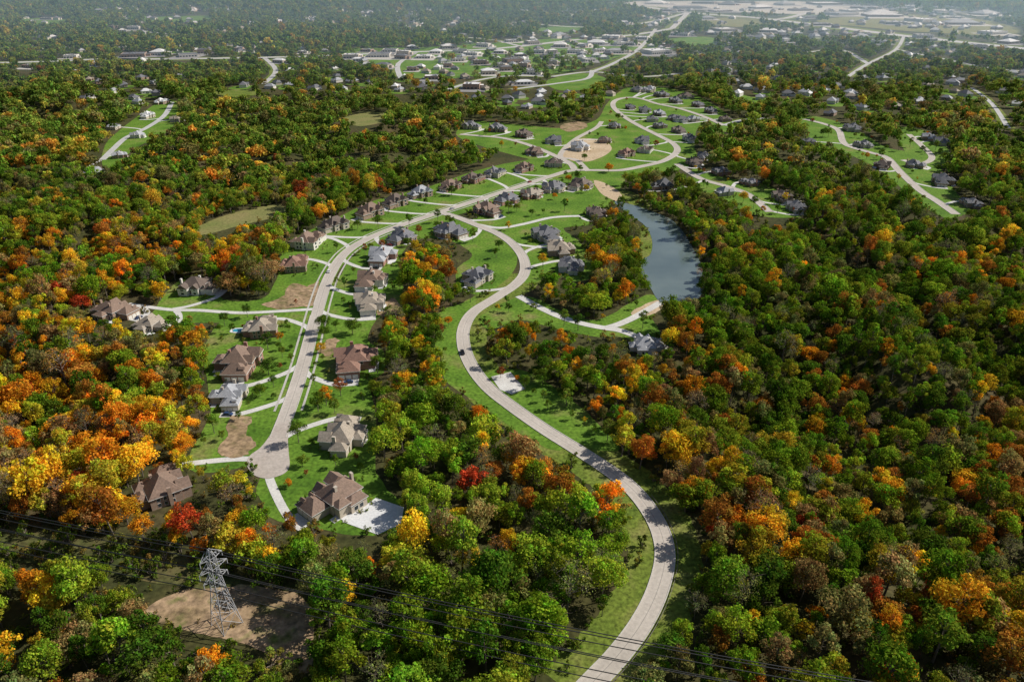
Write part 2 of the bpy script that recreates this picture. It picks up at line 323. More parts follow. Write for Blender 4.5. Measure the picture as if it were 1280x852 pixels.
def hip(mb,cx,cy,w,d,z,pitch,mi=0,o=.5,gable=None):
    w+=2*o;d+=2*o; x0,x1,y0,y1=cx-w/2,cx+w/2,cy-d/2,cy+d/2; h=pitch*min(w,d)/2
    if gable=='y':
        h=pitch*w/2; V=[(x0,y0,z),(x1,y0,z),(x1,y1,z),(x0,y1,z),(cx,y0,z+h),(cx,y1,z+h)]
        Fc=[(0,4,5,3),(1,2,5,4),(0,3,2,1),(0,1,4),(2,3,5)]
    elif w>=d:
        V=[(x0,y0,z),(x1,y0,z),(x1,y1,z),(x0,y1,z),(x0+d/2,cy,z+h),(x1-d/2,cy,z+h)]
        Fc=[(0,1,5,4),(1,2,5),(2,3,4,5),(3,0,4),(0,3,2,1)]
    else:
        V=[(x0,y0,z),(x1,y0,z),(x1,y1,z),(x0,y1,z),(cx,y0+w/2,z+h),(cx,y1-w/2,z+h)]
        Fc=[(0,1,4),(1,2,5,4),(2,3,5),(3,0,4,5),(0,3,2,1)]
    mb.add(V,Fc,mi)
HPOS=[]; DRV=[]
def house(u,v,wpx,roof,idx):
    rr=random.Random(idx*13+5)
    s=wpx*mpp(v)/25.0*1.0; s=max(.74,min(1.12,s))
    p=np.array(G(u,v+.10*wpx)); best=None
    for P,w,*_ in ROADS[:NNEAR]:
        d=np.linalg.norm(P-p,axis=1); k=d.argmin()
        if best is None or d[k]-w/2<best[0]: best=(d[k]-w/2,P[k],w)
    dist,q,w=best; dv=(q-p)/(np.linalg.norm(q-p)+1e-6)
    if dist<14*s: p=p-dv*(14*s-dist)
    ang=math.atan2(dv[0],-dv[1])
    if dist>45: ang=rr.uniform(0,6.28)
    ang+=rr.uniform(-.12,.12)
    mir=rr.choice((-1,1)); e=bpy.data.objects.new('brick_house',None); link(e); e.location=(p[0],p[1],0); e.rotation_euler=(0,0,ang); e.scale=(s*mir,s,s)
    W=rr.uniform(13,15.5); D=rr.uniform(10,12.5); h=rr.uniform(5.0,5.8); pt=rr.uniform(.66,.85)
    wl,rf,wi,tr,gd,dr,ch=MB(),MB(),MB(),MB(),MB(),MB(),MB()
    def vol(cx,cy,w_,d_,h_,gab=None,pt_=None):
        wl.box(cx,cy,-.3,w_,d_,h_+.3-.02); hip(rf,cx,cy,w_,d_,h_,pt_ or pt,gable=gab)
        for sx in (-1,1): tr.box(cx+sx*(w_/2+.52),cy,h_-.25,.06,d_+1.0,.24)
        for sy in (-1,1): tr.box(cx,cy+sy*(d_/2+.52),h_-.25,w_+.9,.06,.24)
    vol(0,0,W,D,h)
    gx=W/2+3.6; gy=-2.5+rr.uniform(-1,2); gw=7.8; gdp=rr.uniform(9,11)
    vol(gx,gy,gw,gdp,3.6+rr.uniform(0,.5))
    fx=-W/2+3.6; vol(fx,-D/2-1.4,6.2,4.6,h-.25,'y',pt*1.05)
    fx2=W/2-3.2; vol(fx2,-D/2-.7,4.6,3.2,h-.45,'y',1.0)
    vol(-W/2+4+rr.uniform(0,4),D/2+1.9,7.4,5.2,4.3,None,.6)
    if rr.random()<.6: vol(-W/2-1.8,1.0,5.2,7.2,3.7)
    if rr.random()<.5: vol(W/2-3,D/2+1.2,5,4.4,h-.3,None,pt)
    for k in (-1,1):
        wl.box(gx+k*1.9,gy-gdp/2+2.0,3.9,1.5,2.2,1.7); hip(rf,gx+k*1.9,gy-gdp/2+2.0,1.5,2.4,5.6,.9,o=.2,gable='y'); wi.box(gx+k*1.9,gy-gdp/2+.89,4.4,.9,.05,1.0)
    def win(x,y,z,ax,ww=1.2,hh=1.5):
        if ax=='y': tr.box(x,y,z-.12,ww+.26,.08,hh+.24); wi.box(x,y,z,ww,.14,hh)
        else: tr.box(x,y,z-.12,.08,ww+.26,hh+.24); wi.box(x,y,z,.14,ww,hh)
    yf=-D/2-.02; yb=D/2+.02
    for z in (.9,3.35):
        for x in (-W/2+1.2+6,0.6): win(x,yf,z,'y')
        win(fx,-D/2-3.72,z,'y',2.0,1.4); win(fx2,-D/2-2.32,z,'y',1.5,1.3)
        for x in np.linspace(W*.05,W/2-1.3,4): win(x,yb,z,'y')
        for y in (-2.5,.5,3): win(W/2+.02,y,z,'x') if z>3 else None; win(-W/2-.02,y,z,'x')
    for x in (-1.5,1,): win(-W/2+5.5+x,D/2+4.52,1,'y',1.6,1.8)
    for k in (-1,0,1): gd.box(gx+gw/2+.03,gy+k*3.0,.05,.1,2.5,2.2)
    dr.box(-.2+rr.uniform(-.2,.2),-D/2-.05,.1,1.2,.12,2.3); tr.box(-.2,-D/2-1.0,0,2.6,1.8,.18)
    ch.box(W*.2,D*.22,h,1.1,.9,h*.78); ch.box(W*.2,D*.22,h*1.78,1.4,1.2,.22)
    ch.box(-W/2-.6,-1.5,0,1.0,1.5,h+3.2)
    pa=MB(); pa.box(W*.2,D/2+2.6,-.1,7,5,.32); pa.box(W*.2+5,D/2+2,-.1,3,3,.28)
    wm=WALL[rr.choices([0,1,2,3],[5,3,4,3])[0]]
    wl.obj('walls',[wm],e);rf.obj('roof',[ROOF[roof]],e);wi.obj('windows',[M['glass']],e);tr.obj('trim',[M['trim']],e)
    gd.obj('garage_door',[M['garage']],e);dr.obj('front_door',[M['door']],e);ch.obj('chimney',[wm],e);pa.obj('patio',[M['patio']],e)
    HPOS.append((p[0],p[1],15*s))
    if dist<70:
        ca,sa=math.cos(ang),math.sin(ang)
        def L(x,y): x*=mir*s;y*=s; return np.array((p[0]+x*ca-y*sa,p[1]+x*sa+y*ca))
        a=L(gx+gw/2+3.4,gy+2.5); b=L(gx+gw/2+3.4,-D/2-4)
        d=np.linalg.norm(q-b); c=b+(q-b)*.5+ (b-a)/np.linalg.norm(b-a)*d*.12
        qe=q-(q-c)/np.linalg.norm(q-c)*(w/2)*.9
        Pd=catmull([a,b,c,qe],5); ribbon('driveway',Pd,3.4,.115+.002*(idx%10),M['drive'])
        ribbon('driveway_apron',[L(gx+gw/2+.3,gy),L(gx+gw/2+6,gy)],9*s,.105+.002*(idx%5)-.001,M['drive'])
        DRV.append((np.array(Pd),L(gx+gw/2+3.4,gy)))
for i,hh in enumerate(H1): house(*hh,i)

mb=MB(); FH=[]
def farhouse(p,ang,s,wi_,ri):
    w,d,h=13*s,9*s,3.6*s
    t=MB(); t.box(0,0,0,w,d,h,wi_); hip(t,0,0,w,d,h+.02,.7,ri); t.box(w*.45,-d*.35,0,6*s,7*s,h*.8,wi_); hip(t,w*.45,-d*.35,6*s,7*s,h*.8+.02,.7,ri,gable='y')
    for k in (-1,0,1): t.box(k*w*.25,-d/2,1.2,1.4,.2,1.4,7)
    ca,sa=math.cos(ang),math.sin(ang)
    mb.add([(p[0]+x*ca-y*sa,p[1]+x*sa+y*ca,z) for x,y,z in t.V],t.F,0); mb.m[-len(t.F):]=t.m
zones=[(60,55,120,12,20),(260,60,130,10,24),(120,100,110,10,12),(420,95,60,14,16),(560,100,80,14,34),(640,130,60,12,12),(250,25,200,8,40),(500,30,160,8,45),(930,90,60,10,22),(980,120,60,10,14),(1120,95,120,14,28),(1200,120,70,16,16),(760,70,60,10,20),(900,60,80,8,18),(1060,140,40,10,6),(700,120,50,8,10),(340,110,40,8,9),(180,125,50,14,9),(800,25,120,8,30),(1150,30,120,8,60),(1000,45,120,8,40),(1180,60,90,8,35),(700,50,90,8,30),(600,14,300,5,60),(150,12,150,5,40),(1100,14,180,5,60),(620,75,120,12,30)]
roadpts=np.vstack([P for P,*_ in ROADS])
for (u,v,ru,rv,n) in zones:
    for k in range(int(n)):
        a=random.gauss(u,ru*.6); bb=random.gauss(v,rv*.6)
        if bb<3 or bb>160: continue
        p=G(a,bb)
        if any((p[0]-q[0])**2+(p[1]-q[1])**2<30**2 for q in FH): continue
        if np.min((roadpts[:,0]-p[0])**2+(roadpts[:,1]-p[1])**2)<26**2: continue
        if any(abs(p[0]-q[0])<26 and abs(p[1]-q[1])<26 for q in HPOS): continue
        big=1.0 if bb>50 else 1.35
        farhouse(p,random.uniform(0,6.28),random.uniform(.95,1.4)*big,random.choice([0,1,2,2,2]),random.choice([3,3,4,4,5,6,6])); FH.append((p[0],p[1],(17 if bb>50 else 21)*big))
        w_=random.uniform(12,20)
        if random.random()<.6: sheet('lawn',[(p[0]+w_*math.cos(t)*random.uniform(.8,1.3),p[1]-6+1.3*w_*math.sin(t)*random.uniform(.8,1.2)) for t in np.linspace(0,6.28,7,endpoint=False)],.015+.0001*len(FH)*.1,M['grass'])
mb.obj('distant_houses',[WALL[0],WALL[2],WALL[3],ROOF['gy'],ROOF['dg'],ROOF['tn'],ROOF['wh'],M['glass']])
COM=[(160,72,40),(200,68,40),(235,70,30),(90,72,30),(350,78,30),(440,72,30),(475,70,40),(500,75,30),(530,72,35),(590,68,35),(560,60,30),(640,78,35),(665,92,26),(610,92,28),(690,80,28),(720,66,30),(745,55,45),(765,48,45),(790,56,36),(700,58,28),(820,66,45),(835,58,36),(655,108,22),(590,110,22),(540,98,22),(700,46,36),(640,52,30),(255,66,24),(780,30,50),(860,10,110),(900,14,80),(950,10,120),(1000,13,110),(1050,18,100),(1100,20,110),(1080,10,100),(1150,26,80),(1200,30,90),(1240,42,60),(1030,32,60),(820,4,90),(1180,14,100),(60,24,40),(300,14,50),(170,36,40),(420,16,50),
 (480,84,22),(515,88,20),(625,84,24),(650,70,28),(675,66,26),(735,76,30),(770,66,30),(805,50,30),(850,44,40),(870,66,26),(905,38,50),(930,44,36),(960,40,45),(980,52,30),(1060,44,36),(1100,54,30),(1160,48,36),(1220,60,40),(1260,54,40),(880,4,110),(930,3,100),(980,6,90),(1030,5,110),(1130,8,100),(1230,18,80),(380,66,24),(300,64,24),(120,82,22),(40,84,24),
 (456,66,26),(545,66,26),(572,76,22),(600,80,22),(625,66,30),(665,56,34),(682,72,22),(708,74,22),(750,64,26),(488,64,28),(515,60,26),(605,58,30),
 (578,66,24),(632,88,22),(655,84,24),(560,84,20),(690,66,26),(730,58,30),(775,56,26),(448,76,22),(505,68,24),(840,14,80),(910,6,90),(1065,14,80),(1010,22,60),(885,24,50),(1120,30,60),(1190,22,70)]
for i,(u,v,w) in enumerate(COM):
    rr=random.Random(i); p=G(u,v+.5); w*=rr.uniform(.75,1.25)
    if any(dseg(np.array([p]),P)[0]<w_/2+12 for P,w_,*_ in ROADS): p=(p[0],p[1]+30)
    b=MB(); d=w*rr.uniform(.5,1.0); h=rr.uniform(4.5,8)
    b.box(0,0,0,w,d,h,0)
    if i%3==1: hip(b,0,0,w,d,h+.02,.35,1)
    else:
        b.box(0,0,h+.01,w-1,d-1,.15,1)
        for sx in(-1,1): b.box(sx*(w/2-.2),0,h,.4,d,.9,0)
        for sy in(-1,1): b.box(0,sy*(d/2-.2),h,w-.8,.4,.9,0)
        for k in range(5): b.box(rr.uniform(-w*.35,w*.35),rr.uniform(-d*.3,d*.3),h+.2,3,2.5,1.6,3)
    b.box(w*.55,d*.1,0,w*.3,d*.5,h*.7,0); b.box(w*.55,d*.1,h*.7+.01,w*.3-.6,d*.5-.6,.2,1)
    for k in range(int(w/6)): b.box(-w/2+3+k*6,-d/2-.05,1,3.6,.1,2.4,2)
    o=b.obj('commercial_building',[WALL[rr.choice([0,2,3,3])],[M['membrane'],M['membrane'],ROOF['gy'],ROOF['wh'],ROOF['dg']][rr.randrange(5)],M['glass'],M['steel']]); a=rr.uniform(-.5,.5); o.location=(p[0],p[1],0); o.rotation_euler=(0,0,a)
    sheet('car_park',[(p[0]-w*.8,p[1]-d*1.4),(p[0]+w*.8,p[1]-d*1.6),(p[0]+w*.9,p[1]+d*.8),(p[0]-w*.7,p[1]+d*.7)],.16+.003*i,rr.choice([M['walk'],M['asph'],M['asph']]),False)
    FH.append((p[0],p[1],w*.75)); FH.append((p[0],p[1]-d,w*.7))

# ---------------------------------------------------------------- terrain
def vn(P,cell,seed):
    r=np.random.default_rng(seed); g=r.random((256,256)); x=P[:,0]/cell+1000.3; y=P[:,1]/cell+1000.7
    i=np.floor(x).astype(int); j=np.floor(y).astype(int); fx=x-i; fy=y-j; fx=fx*fx*(3-2*fx); fy=fy*fy*(3-2*fy)
    a=g[i%256,j%256]; b=g[(i+1)%256,j%256]; c=g[i%256,(j+1)%256]; d=g[(i+1)%256,(j+1)%256]
    return (a*(1-fx)+b*fx)*(1-fy)+(c*(1-fx)+d*fx)*fy
def pip(P,poly):
    ins=np.zeros(len(P),bool); mn=poly.min(0); mx=poly.max(0)
    sel=np.where((P[:,0]>=mn[0])&(P[:,0]<=mx[0])&(P[:,1]>=mn[1])&(P[:,1]<=mx[1]))[0]
    if len(sel)==0: return ins
    x,y=P[sel,0],P[sel,1]; r=np.zeros(len(sel),bool)
    for i in range(len(poly)):
        x1,y1=poly[i-1]; x2,y2=poly[i]
        r^=((y1>y)!=(y2>y))&(x<(x2-x1)*(y-y1)/(y2-y1+1e-12)+x1)
    ins[sel]=r; return ins
def near_line(P,pts,dist):
    dm=float(np.max(dist)); out=np.zeros(len(P),bool); mn=pts.min(0)-dm; mx=pts.max(0)+dm
    sel=np.where((P[:,0]>mn[0])&(P[:,0]<mx[0])&(P[:,1]>mn[1])&(P[:,1]<mx[1]))[0]
    if len(sel): out[sel]=dseg(P[sel],pts)<(dist[sel] if isinstance(dist,np.ndarray) else dist)
    return out
gx0,gx1,gy0,gy1,cs=-1000,1000,40,1640,10
xs=np.arange(gx0,gx1+1,cs); ys=np.arange(gy0,gy1+1,cs); X,Y=np.meshgrid(xs,ys); GPt=np.stack([X.ravel(),Y.ravel()],1)
D=np.full(len(GPt),1e9)
for poly in EXPOLY+[np.array(GP(CL[36][2]))]:
    d=dseg(GPt,np.vstack([poly,poly[:1]])); d[pip(GPt,poly)]=0; D=np.minimum(D,d)
for P,w,*_ in ROADS: D=np.minimum(D,dseg(GPt,P[::2] if len(P)>20 else P)-w/2-8)
for q in HPOS: D=np.minimum(D,np.hypot(GPt[:,0]-q[0],GPt[:,1]-q[1])-q[2])
for q in FH:
    if q[1]<1700: D=np.minimum(D,np.hypot(GPt[:,0]-q[0],GPt[:,1]-q[1])-q[2]-8)
D=np.minimum(D,np.minimum(np.minimum(GPt[:,0]-gx0,gx1-GPt[:,0]),np.minimum(GPt[:,1]-gy0+20,gy1-GPt[:,1])))
tt=np.clip((D-18)/60,0,1); tt=tt*tt*(3-2*tt)
rv=np.abs(vn(GPt,110,3)*.7+vn(GPt,45,4)*.3-.5)*2; rv=1-np.clip(rv*1.8,0,1)
Z=-tt*(22*rv)
nx=len(xs); ny=len(ys)
Fg=[]
for j in range(ny-1):
    for i in range(nx-1): a=j*nx+i; Fg.append((a,a+1,a+nx+1,a+nx))
V=[(GPt[k,0],GPt[k,1],Z[k]) for k in range(len(GPt))]
B=30000; n0=len(V)
V+=[(-B,-3000,0),(gx0,-3000,0),(gx1,-3000,0),(B,-3000,0),(-B,gy0,0),(B,gy0,0),(-B,gy1,0),(B,gy1,0),(-B,B,0),(gx0,B,0),(gx1,B,0),(B,B,0)]
c00,c10,c01,c11=0,nx-1,(ny-1)*nx,ny*nx-1
Fg+=[(n0,n0+1,c00,n0+4),(n0+1,n0+2,c10,c00),(n0+2,n0+3,n0+5,c10),(n0+4,c00,c01,n0+6),(c10,n0+5,n0+7,c11),(n0+6,c01,n0+9,n0+8),(c01,c11,n0+10,n0+9),(c11,n0+7,n0+11,n0+10)]
g=mkmesh('ground',V,Fg,[M['floor']]); g.data.polygons.foreach_set('use_smooth',[True]*len(Fg))
Zg=Z.reshape(ny,nx)
def hgt(P):
    x=(P[:,0]-gx0)/cs; y=(P[:,1]-gy0)/cs; ins=(x>=0)&(x<nx-1)&(y>=0)&(y<ny-1)
    x=np.clip(x,0,nx-1.001); y=np.clip(y,0,ny-1.001); i=x.astype(int); j=y.astype(int); fx=x-i; fy=y-j
    z=(Zg[j,i]*(1-fx)+Zg[j,i+1]*fx)*(1-fy)+(Zg[j+1,i]*(1-fx)+Zg[j+1,i+1]*fx)*fy
    return np.where(ins,z,0)

# ---------------------------------------------------------------- tree prototypes
def make_tree(name,seed,Ht=16,R=5.5,nleaf=2200,ls=.5,lobes=14,base=.3,bare=False,trunk=True):
    r=np.random.default_rng(seed); mbt=MB(); lc=[];lr=[]
    cz=Ht*(base+(1-base)/2); hz=Ht*(1-base)/2
    for i in range(lobes):
        a=i*2.399+r.uniform(-.6,.6); f=(i+.5)/lobes; zz=1-1.55*f; rad=math.sqrt(max(0.02,1-min(1,zz*zz)))
        k=r.uniform(.4,1.0); c=np.array([math.cos(a)*rad*R*k,math.sin(a)*rad*R*k,cz+zz*hz*.68+r.uniform(-1.4,1.4)])
        lc.append(c); lr.append(R*r.uniform(.2,.42))
    lc=np.array(lc); lr=np.array(lr)
    if trunk:
        top=np.array([r.uniform(-.3,.3),r.uniform(-.3,.3),cz+hz*.3]); mbt.tube((0,0,-1.5),(top[0]*.4,top[1]*.4,Ht*base),.34,.24,6); mbt.tube((top[0]*.4,top[1]*.4,Ht*base),tuple(top),.24,.08,5)
        for c in lc:
            z0=min(max(Ht*base*.8,c[2]-3),cz); mbt.tube((top[0]*.4,top[1]*.4,z0),tuple(c),.13,.04,4)
            if bare:
                for k in range(7):
                    e=c+r.normal(0,1,3)*R*.3; e[2]=max(e[2],c[2]-.6); mbt.tube(tuple(c),tuple(e),.05,.02,3)
    nT=len(mbt.F)
    w=lr**2; li=r.choice(lobes,nleaf,p=w/w.sum()); dirs=r.normal(0,1,(nleaf,3)); dirs[:,2]+=.4; dirs/=np.linalg.norm(dirs,axis=1)[:,None]
    rad=lr[li]*np.where(r.random(nleaf)<.72,r.uniform(.75,1.25,nleaf),r.uniform(.3,.9,nleaf))
    C=lc[li]+dirs*rad[:,None]*np.array([1,1,.9])
    nrm=dirs+r.normal(0,.6,(nleaf,3)); nrm/=np.linalg.norm(nrm,axis=1)[:,None]
    t=np.cross(nrm,r.normal(0,1,(nleaf,3))); t/=np.linalg.norm(t,axis=1)[:,None]; b=np.cross(nrm,t)
    sz=ls*r.uniform(.55,1.3,nleaf)[:,None]; 
    V=np.stack([C-t*sz*.62,C+b*sz*.45,C+t*sz*.62,C-b*sz*.45],1).reshape(-1,3)
    off=len(mbt.V); Vall=mbt.V+[tuple(v) for v in V]; Fall=mbt.F+[(off+4*i,off+4*i+1,off+4*i+2,off+4*i+3) for i in range(nleaf)]
    o=mkmesh(name,Vall,Fall,[M['leaf'],M['bark']],[1]*nT+[0]*nleaf,False)
    lb=r.uniform(.72,1.25,lobes)[li]*r.uniform(.6,1.45,nleaf); hu=r.uniform(-.15,.15,lobes)[li]+r.uniform(-.14,.14,nleaf)
    col=np.ones((nT+nleaf,4)); col[nT:,0]=lb*(1+hu); col[nT:,1]=lb*(1-hu*.6); col[nT:,2]=lb
    at=o.data.attributes.new('lv','FLOAT_COLOR','FACE'); at.data.foreach_set('color',col.ravel())
    return o
near=bpy.data.collections.new('forest_tree_kinds'); far=bpy.data.collections.new('distant_tree_kinds'); vfar=bpy.data.collections.new('horizon_tree_kinds'); shr=bpy.data.collections.new('shrub_kinds')
protos=[]
specs=[(17,5.6,18,.28),(16,4.8,14,.3),(19,4.2,16,.3),(15,6.2,22,.25),(20,5.2,19,.32),(14,4.4,13,.25),(17,6.4,26,.3),(18,5.0,11,.3),(13,5.4,16,.2)]
for i,(ht,R,lo,ba) in enumerate(specs):
    o=make_tree('oak_tree_kind_%d'%i,100+i,ht,R,int(60*R*R),.66,lo,ba); near.objects.link(o); protos.append(o)
for i in range(2):
    o=make_tree('sparse_tree_kind_%d'%i,150+i,17,5.2,520,.45,14,.3,True); near.objects.link(o)
for i in range(6):
    ht,R,lo,ba=specs[i]; o=make_tree('far_tree_kind_%d'%i,200+i,ht,R*1.08,230,1.7,lo,ba+.05,trunk=False); far.objects.link(o)
    o=make_tree('horizon_tree_kind_%d'%i,250+i,ht,R*1.08,90,2.8,lo,ba+.05,trunk=False); vfar.objects.link(o)
for i in range(4):
    o=make_tree('shrub_kind_%d'%i,300+i,3.0,1.9,300,.38,7,.02); shr.objects.link(o)

def instancer(name,col,P,Zv,scl,tint,pidx,rz):
    n=len(P); me=bpy.data.meshes.new(name); me.vertices.add(n); co=np.column_stack([P,Zv]).astype(np.float32); me.vertices.foreach_set('co',co.ravel())
    a=me.attributes.new('scl','FLOAT_VECTOR','POINT'); a.data.foreach_set('vector',scl.astype(np.float32).ravel())
    a=me.attributes.new('rot','FLOAT_VECTOR','POINT'); a.data.foreach_set('vector',np.column_stack([rng.normal(0,.06,n),rng.normal(0,.06,n),rz]).astype(np.float32).ravel())
    a=me.attributes.new('tint','FLOAT_COLOR','POINT'); a.data.foreach_set('color',np.column_stack([tint,np.ones(n)]).astype(np.float32).ravel())
    a=me.attributes.new('pidx','INT','POINT'); a.data.foreach_set('value',pidx.astype(np.int32))
    o=link(bpy.data.objects.new(name,me)); ng=bpy.data.node_groups.new(name+'_nodes','GeometryNodeTree')
    ng.interface.new_socket('Geometry',in_out='INPUT',socket_type='NodeSocketGeometry'); ng.interface.new_socket('Geometry',in_out='OUTPUT',socket_type='NodeSocketGeometry')
    N=ng.nodes; gi=N.new('NodeGroupInput'); go=N.new('NodeGroupOutput'); ip=N.new('GeometryNodeInstanceOnPoints'); ci=N.new('GeometryNodeCollectionInfo')
    ci.inputs['Collection'].default_value=col; ci.inputs['Separate Children'].default_value=True; ci.inputs['Reset Children'].default_value=True
    def na(t,nm): k=N.new('GeometryNodeInputNamedAttribute'); k.data_type=t; k.inputs['Name'].default_value=nm; return k.outputs['Attribute']
    er=N.new('FunctionNodeEulerToRotation'); L=ng.links
    L.new(gi.outputs[0],ip.inputs['Points']); L.new(ci.outputs[0],ip.inputs['Instance']); ip.inputs['Pick Instance'].default_value=True
    L.new(na('INT','pidx'),ip.inputs['Instance Index']); L.new(na('FLOAT_VECTOR','rot'),er.inputs[0]); L.new(er.outputs[0],ip.inputs['Rotation']); L.new(na('FLOAT_VECTOR','scl'),ip.inputs['Scale'])
    L.new(ip.outputs[0],go.inputs[0]); md=o.modifiers.new('scatter','NODES'); md.node_group=ng
    return o
# ---------------------------------------------------------------- scatter forest
pts=[];bands=[(85,700,7.0),(700,1800,9.8),(1800,3000,12.5),(3000,4800,20)]; bid=[]
for bi,(y0,y1,s) in enumerate(bands):
    hw=.70*y1+90; xs_=np.arange(-hw,hw,s); ys_=np.arange(y0,y1,s*.9); X,Y=np.meshgrid(xs_,ys_); X=X+(np.arange(len(ys_))%2)[:,None]*s/2
    p=np.stack([X.ravel(),Y.ravel()],1)+rng.uniform(-.48,.48,(X.size,2))*s
    p=p[np.abs(p[:,0])<.70*p[:,1]+90]; pts.append(p); bid.append(np.full(len(p),bi))
P=np.vstack(pts); bid=np.concatenate(bid)
sc_=(.48+.62*rng.random(len(P))**1.35)*(.8+.4*vn(P,50,11)); sc_*=np.array([1,1.12,1.35,1.9])[bid]
hz=16*sc_; keep=np.ones(len(P),bool)
U,Vv=PROJ(P)
tests=[(0.0,.35),(.45,.75),(.85,.35)]
for fr,cr in tests:
    k=hz*fr/(HC-np.minimum(hz*fr,120)); Q=P*(1+k[:,None]); crr=5.0*np.minimum(sc_,1.4)*cr
    for poly in EXPOLY: keep&=~pip(Q,poly)
    for i,(RP,w,*_) in enumerate(ROADS):
        marg=3.0 if i!=0 else 6.0
        if i>=NNEAR: marg=w*.45
        keep&=~near_line(Q,RP[::2] if len(RP)>40 else RP,w/2+crr+marg)
    for q in HPOS: keep&=~((np.abs(Q[:,0]-q[0])<q[2]+8)&(np.hypot(Q[:,0]-q[0],Q[:,1]-q[1])<q[2]*.85+crr))
    for q in FH: keep&=~((np.abs(Q[:,0]-q[0])<q[2])&(np.abs(Q[:,1]-q[1])<q[2]))
inC=pip(P,np.array(GP(CL[36][2]))); keep&=~(inC&(rng.random(len(P))<.5))
keep&=rng.random(len(P))>.05
P=P[keep];sc_=sc_[keep];bid=bid[keep];U=U[keep];Vv=Vv[keep];n=len(P)
hot=[(90,470,120,.85),(200,450,60,.9),(60,620,90,.9),(280,640,70,.95),(120,560,80,.85),(540,330,40,.95),(300,345,40,.9),(500,410,40,.75),(725,365,40,.7),(740,440,60,.6),(860,550,70,.75),(800,500,60,.5),(960,650,70,.5),(1050,520,100,.4),(1100,790,90,.5),(900,330,40,.3),(640,600,90,.04),(600,760,120,.04),(745,600,45,.35),(180,820,80,.35),(60,740,80,.12),(250,210,100,.25),(60,210,100,.38),(1180,700,70,.42),(1250,560,80,.5),(1000,380,80,.05),(950,470,60,.08),(1180,480,80,.3),(1180,360,120,.15),(60,330,90,.55),(500,180,90,.12),(450,730,60,.15),(350,700,50,.85),(850,800,60,.08),(980,800,60,.15),(200,300,80,.45),(700,40,400,.04),(200,60,300,.06),(1100,200,200,.12)]
num=np.full(n,.2*.02); den=np.full(n,.02)
for u,v,r,w in hot:
    g_=np.exp(-(((U-u)/r)**2+((Vv-v)/(r*.7))**2)); num+=g_*w; den+=g_
wm=num/den; wm=np.clip(wm+(vn(P,42,21)-.5)*.7+(vn(P,16,22)-.5)*.35,0.02,.97)
warmc=np.array([(.68,.31,.022),(.76,.50,.03),(.46,.20,.03),(.38,.26,.09),(.46,.08,.025),(.50,.44,.035)]); wp=[.26,.25,.12,.13,.025,.215]
rightside=((U>820)&(Vv>350)); centre=(np.abs(U-620)<150)&(Vv>540)
grc=np.array([(.17,.28,.018),(.10,.185,.016),(.30,.37,.028),(.23,.34,.024),(.27,.25,.075)]); gp=[.25,.21,.21,.21,.12]
iw=rng.choice(6,n,p=np.array(wp)/sum(wp)); ig=rng.choice(5,n,p=gp); isw=rng.random(n)<wm
swap=rightside&(rng.random(n)<.4)&(iw<2); iw[swap]=np.where(rng.random(swap.sum())<.5,2,3)
swc=centre&(rng.random(n)<.6)&((ig==1)|(ig==4)); ig[swc]=3
tint=np.where(isw[:,None],warmc[iw],grc[ig])*rng.uniform(.72,1.24,n)[:,None]*rng.uniform(.9,1.1,(n,3))
tint[rightside]*=.88; tint[centre]*=1.15
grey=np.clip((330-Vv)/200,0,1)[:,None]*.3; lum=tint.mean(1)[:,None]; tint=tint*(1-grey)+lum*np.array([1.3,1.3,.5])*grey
haze_fade=np.clip((P[:,1]-700)/1400,0,1)[:,None]; tint=tint*(1-haze_fade*.6)+np.array([.19,.26,.065])*haze_fade*.6  # distance haze put into the leaf colour: far crowns fade to dull green
def aniso(s): return np.column_stack([s*rng.uniform(.82,1.22,len(s)),s*rng.uniform(.82,1.22,len(s)),s*rng.uniform(.85,1.25,len(s))])
nm=(bid==0); NK=len(specs)
pid=rng.integers(0,NK,n); sparse=rng.random(n)<.08; 
pid[sparse]=NK+rng.integers(0,2,sparse.sum()); tint[sparse&nm]=tint[sparse&nm]*.5+np.array([.26,.22,.14])*.5
z=hgt(P)-.2
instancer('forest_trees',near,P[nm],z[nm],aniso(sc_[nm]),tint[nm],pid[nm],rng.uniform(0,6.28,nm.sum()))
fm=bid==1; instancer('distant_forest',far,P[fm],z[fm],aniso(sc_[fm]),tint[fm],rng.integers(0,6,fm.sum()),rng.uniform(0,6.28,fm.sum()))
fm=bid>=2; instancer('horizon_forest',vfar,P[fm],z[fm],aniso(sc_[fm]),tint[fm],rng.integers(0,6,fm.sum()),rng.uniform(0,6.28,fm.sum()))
# shrubs
X,Y=np.meshgrid(np.arange(-400,400,5.0),np.arange(95,640,5.0)); Q=np.stack([X.ravel(),Y.ravel()],1)+rng.uniform(-2.4,2.4,(X.size,2))
ok=np.ones(len(Q),bool); corr=pip(Q,np.array(GP([(-60,640),(60,650),(200,670),(330,725),(420,800),(420,870),(200,870),(100,760),(-60,720)])))
dirt=pip(Q,np.array(GP(CL[25][2])))
lawns=np.zeros(len(Q),bool)
for (nm_,mt,px),poly in zip(CL,EXPOLY):
    if mt in('grass','field','sand'): lawns|=pip(Q,poly)
lawns|=pip(Q,np.array(GP(LAKE)))
ok&=~lawns
for RP,w,*_ in ROADS[:NNEAR]: ok&=~near_line(Q,RP,w/2+4.5)
for q in HPOS: ok&=np.hypot(Q[:,0]-q[0],Q[:,1]-q[1])>q[2]*1.0
ok&=np.where(dirt,rng.random(len(Q))<.10,np.where(corr,rng.random(len(Q))<.9,rng.random(len(Q))<.38))
Q=Q[ok]; dirt=dirt[ok]; corr=corr[ok]; ns=len(Q); shc=np.array([(.13,.21,.02),(.18,.27,.03),(.28,.30,.05),(.36,.27,.06),(.10,.15,.02)])
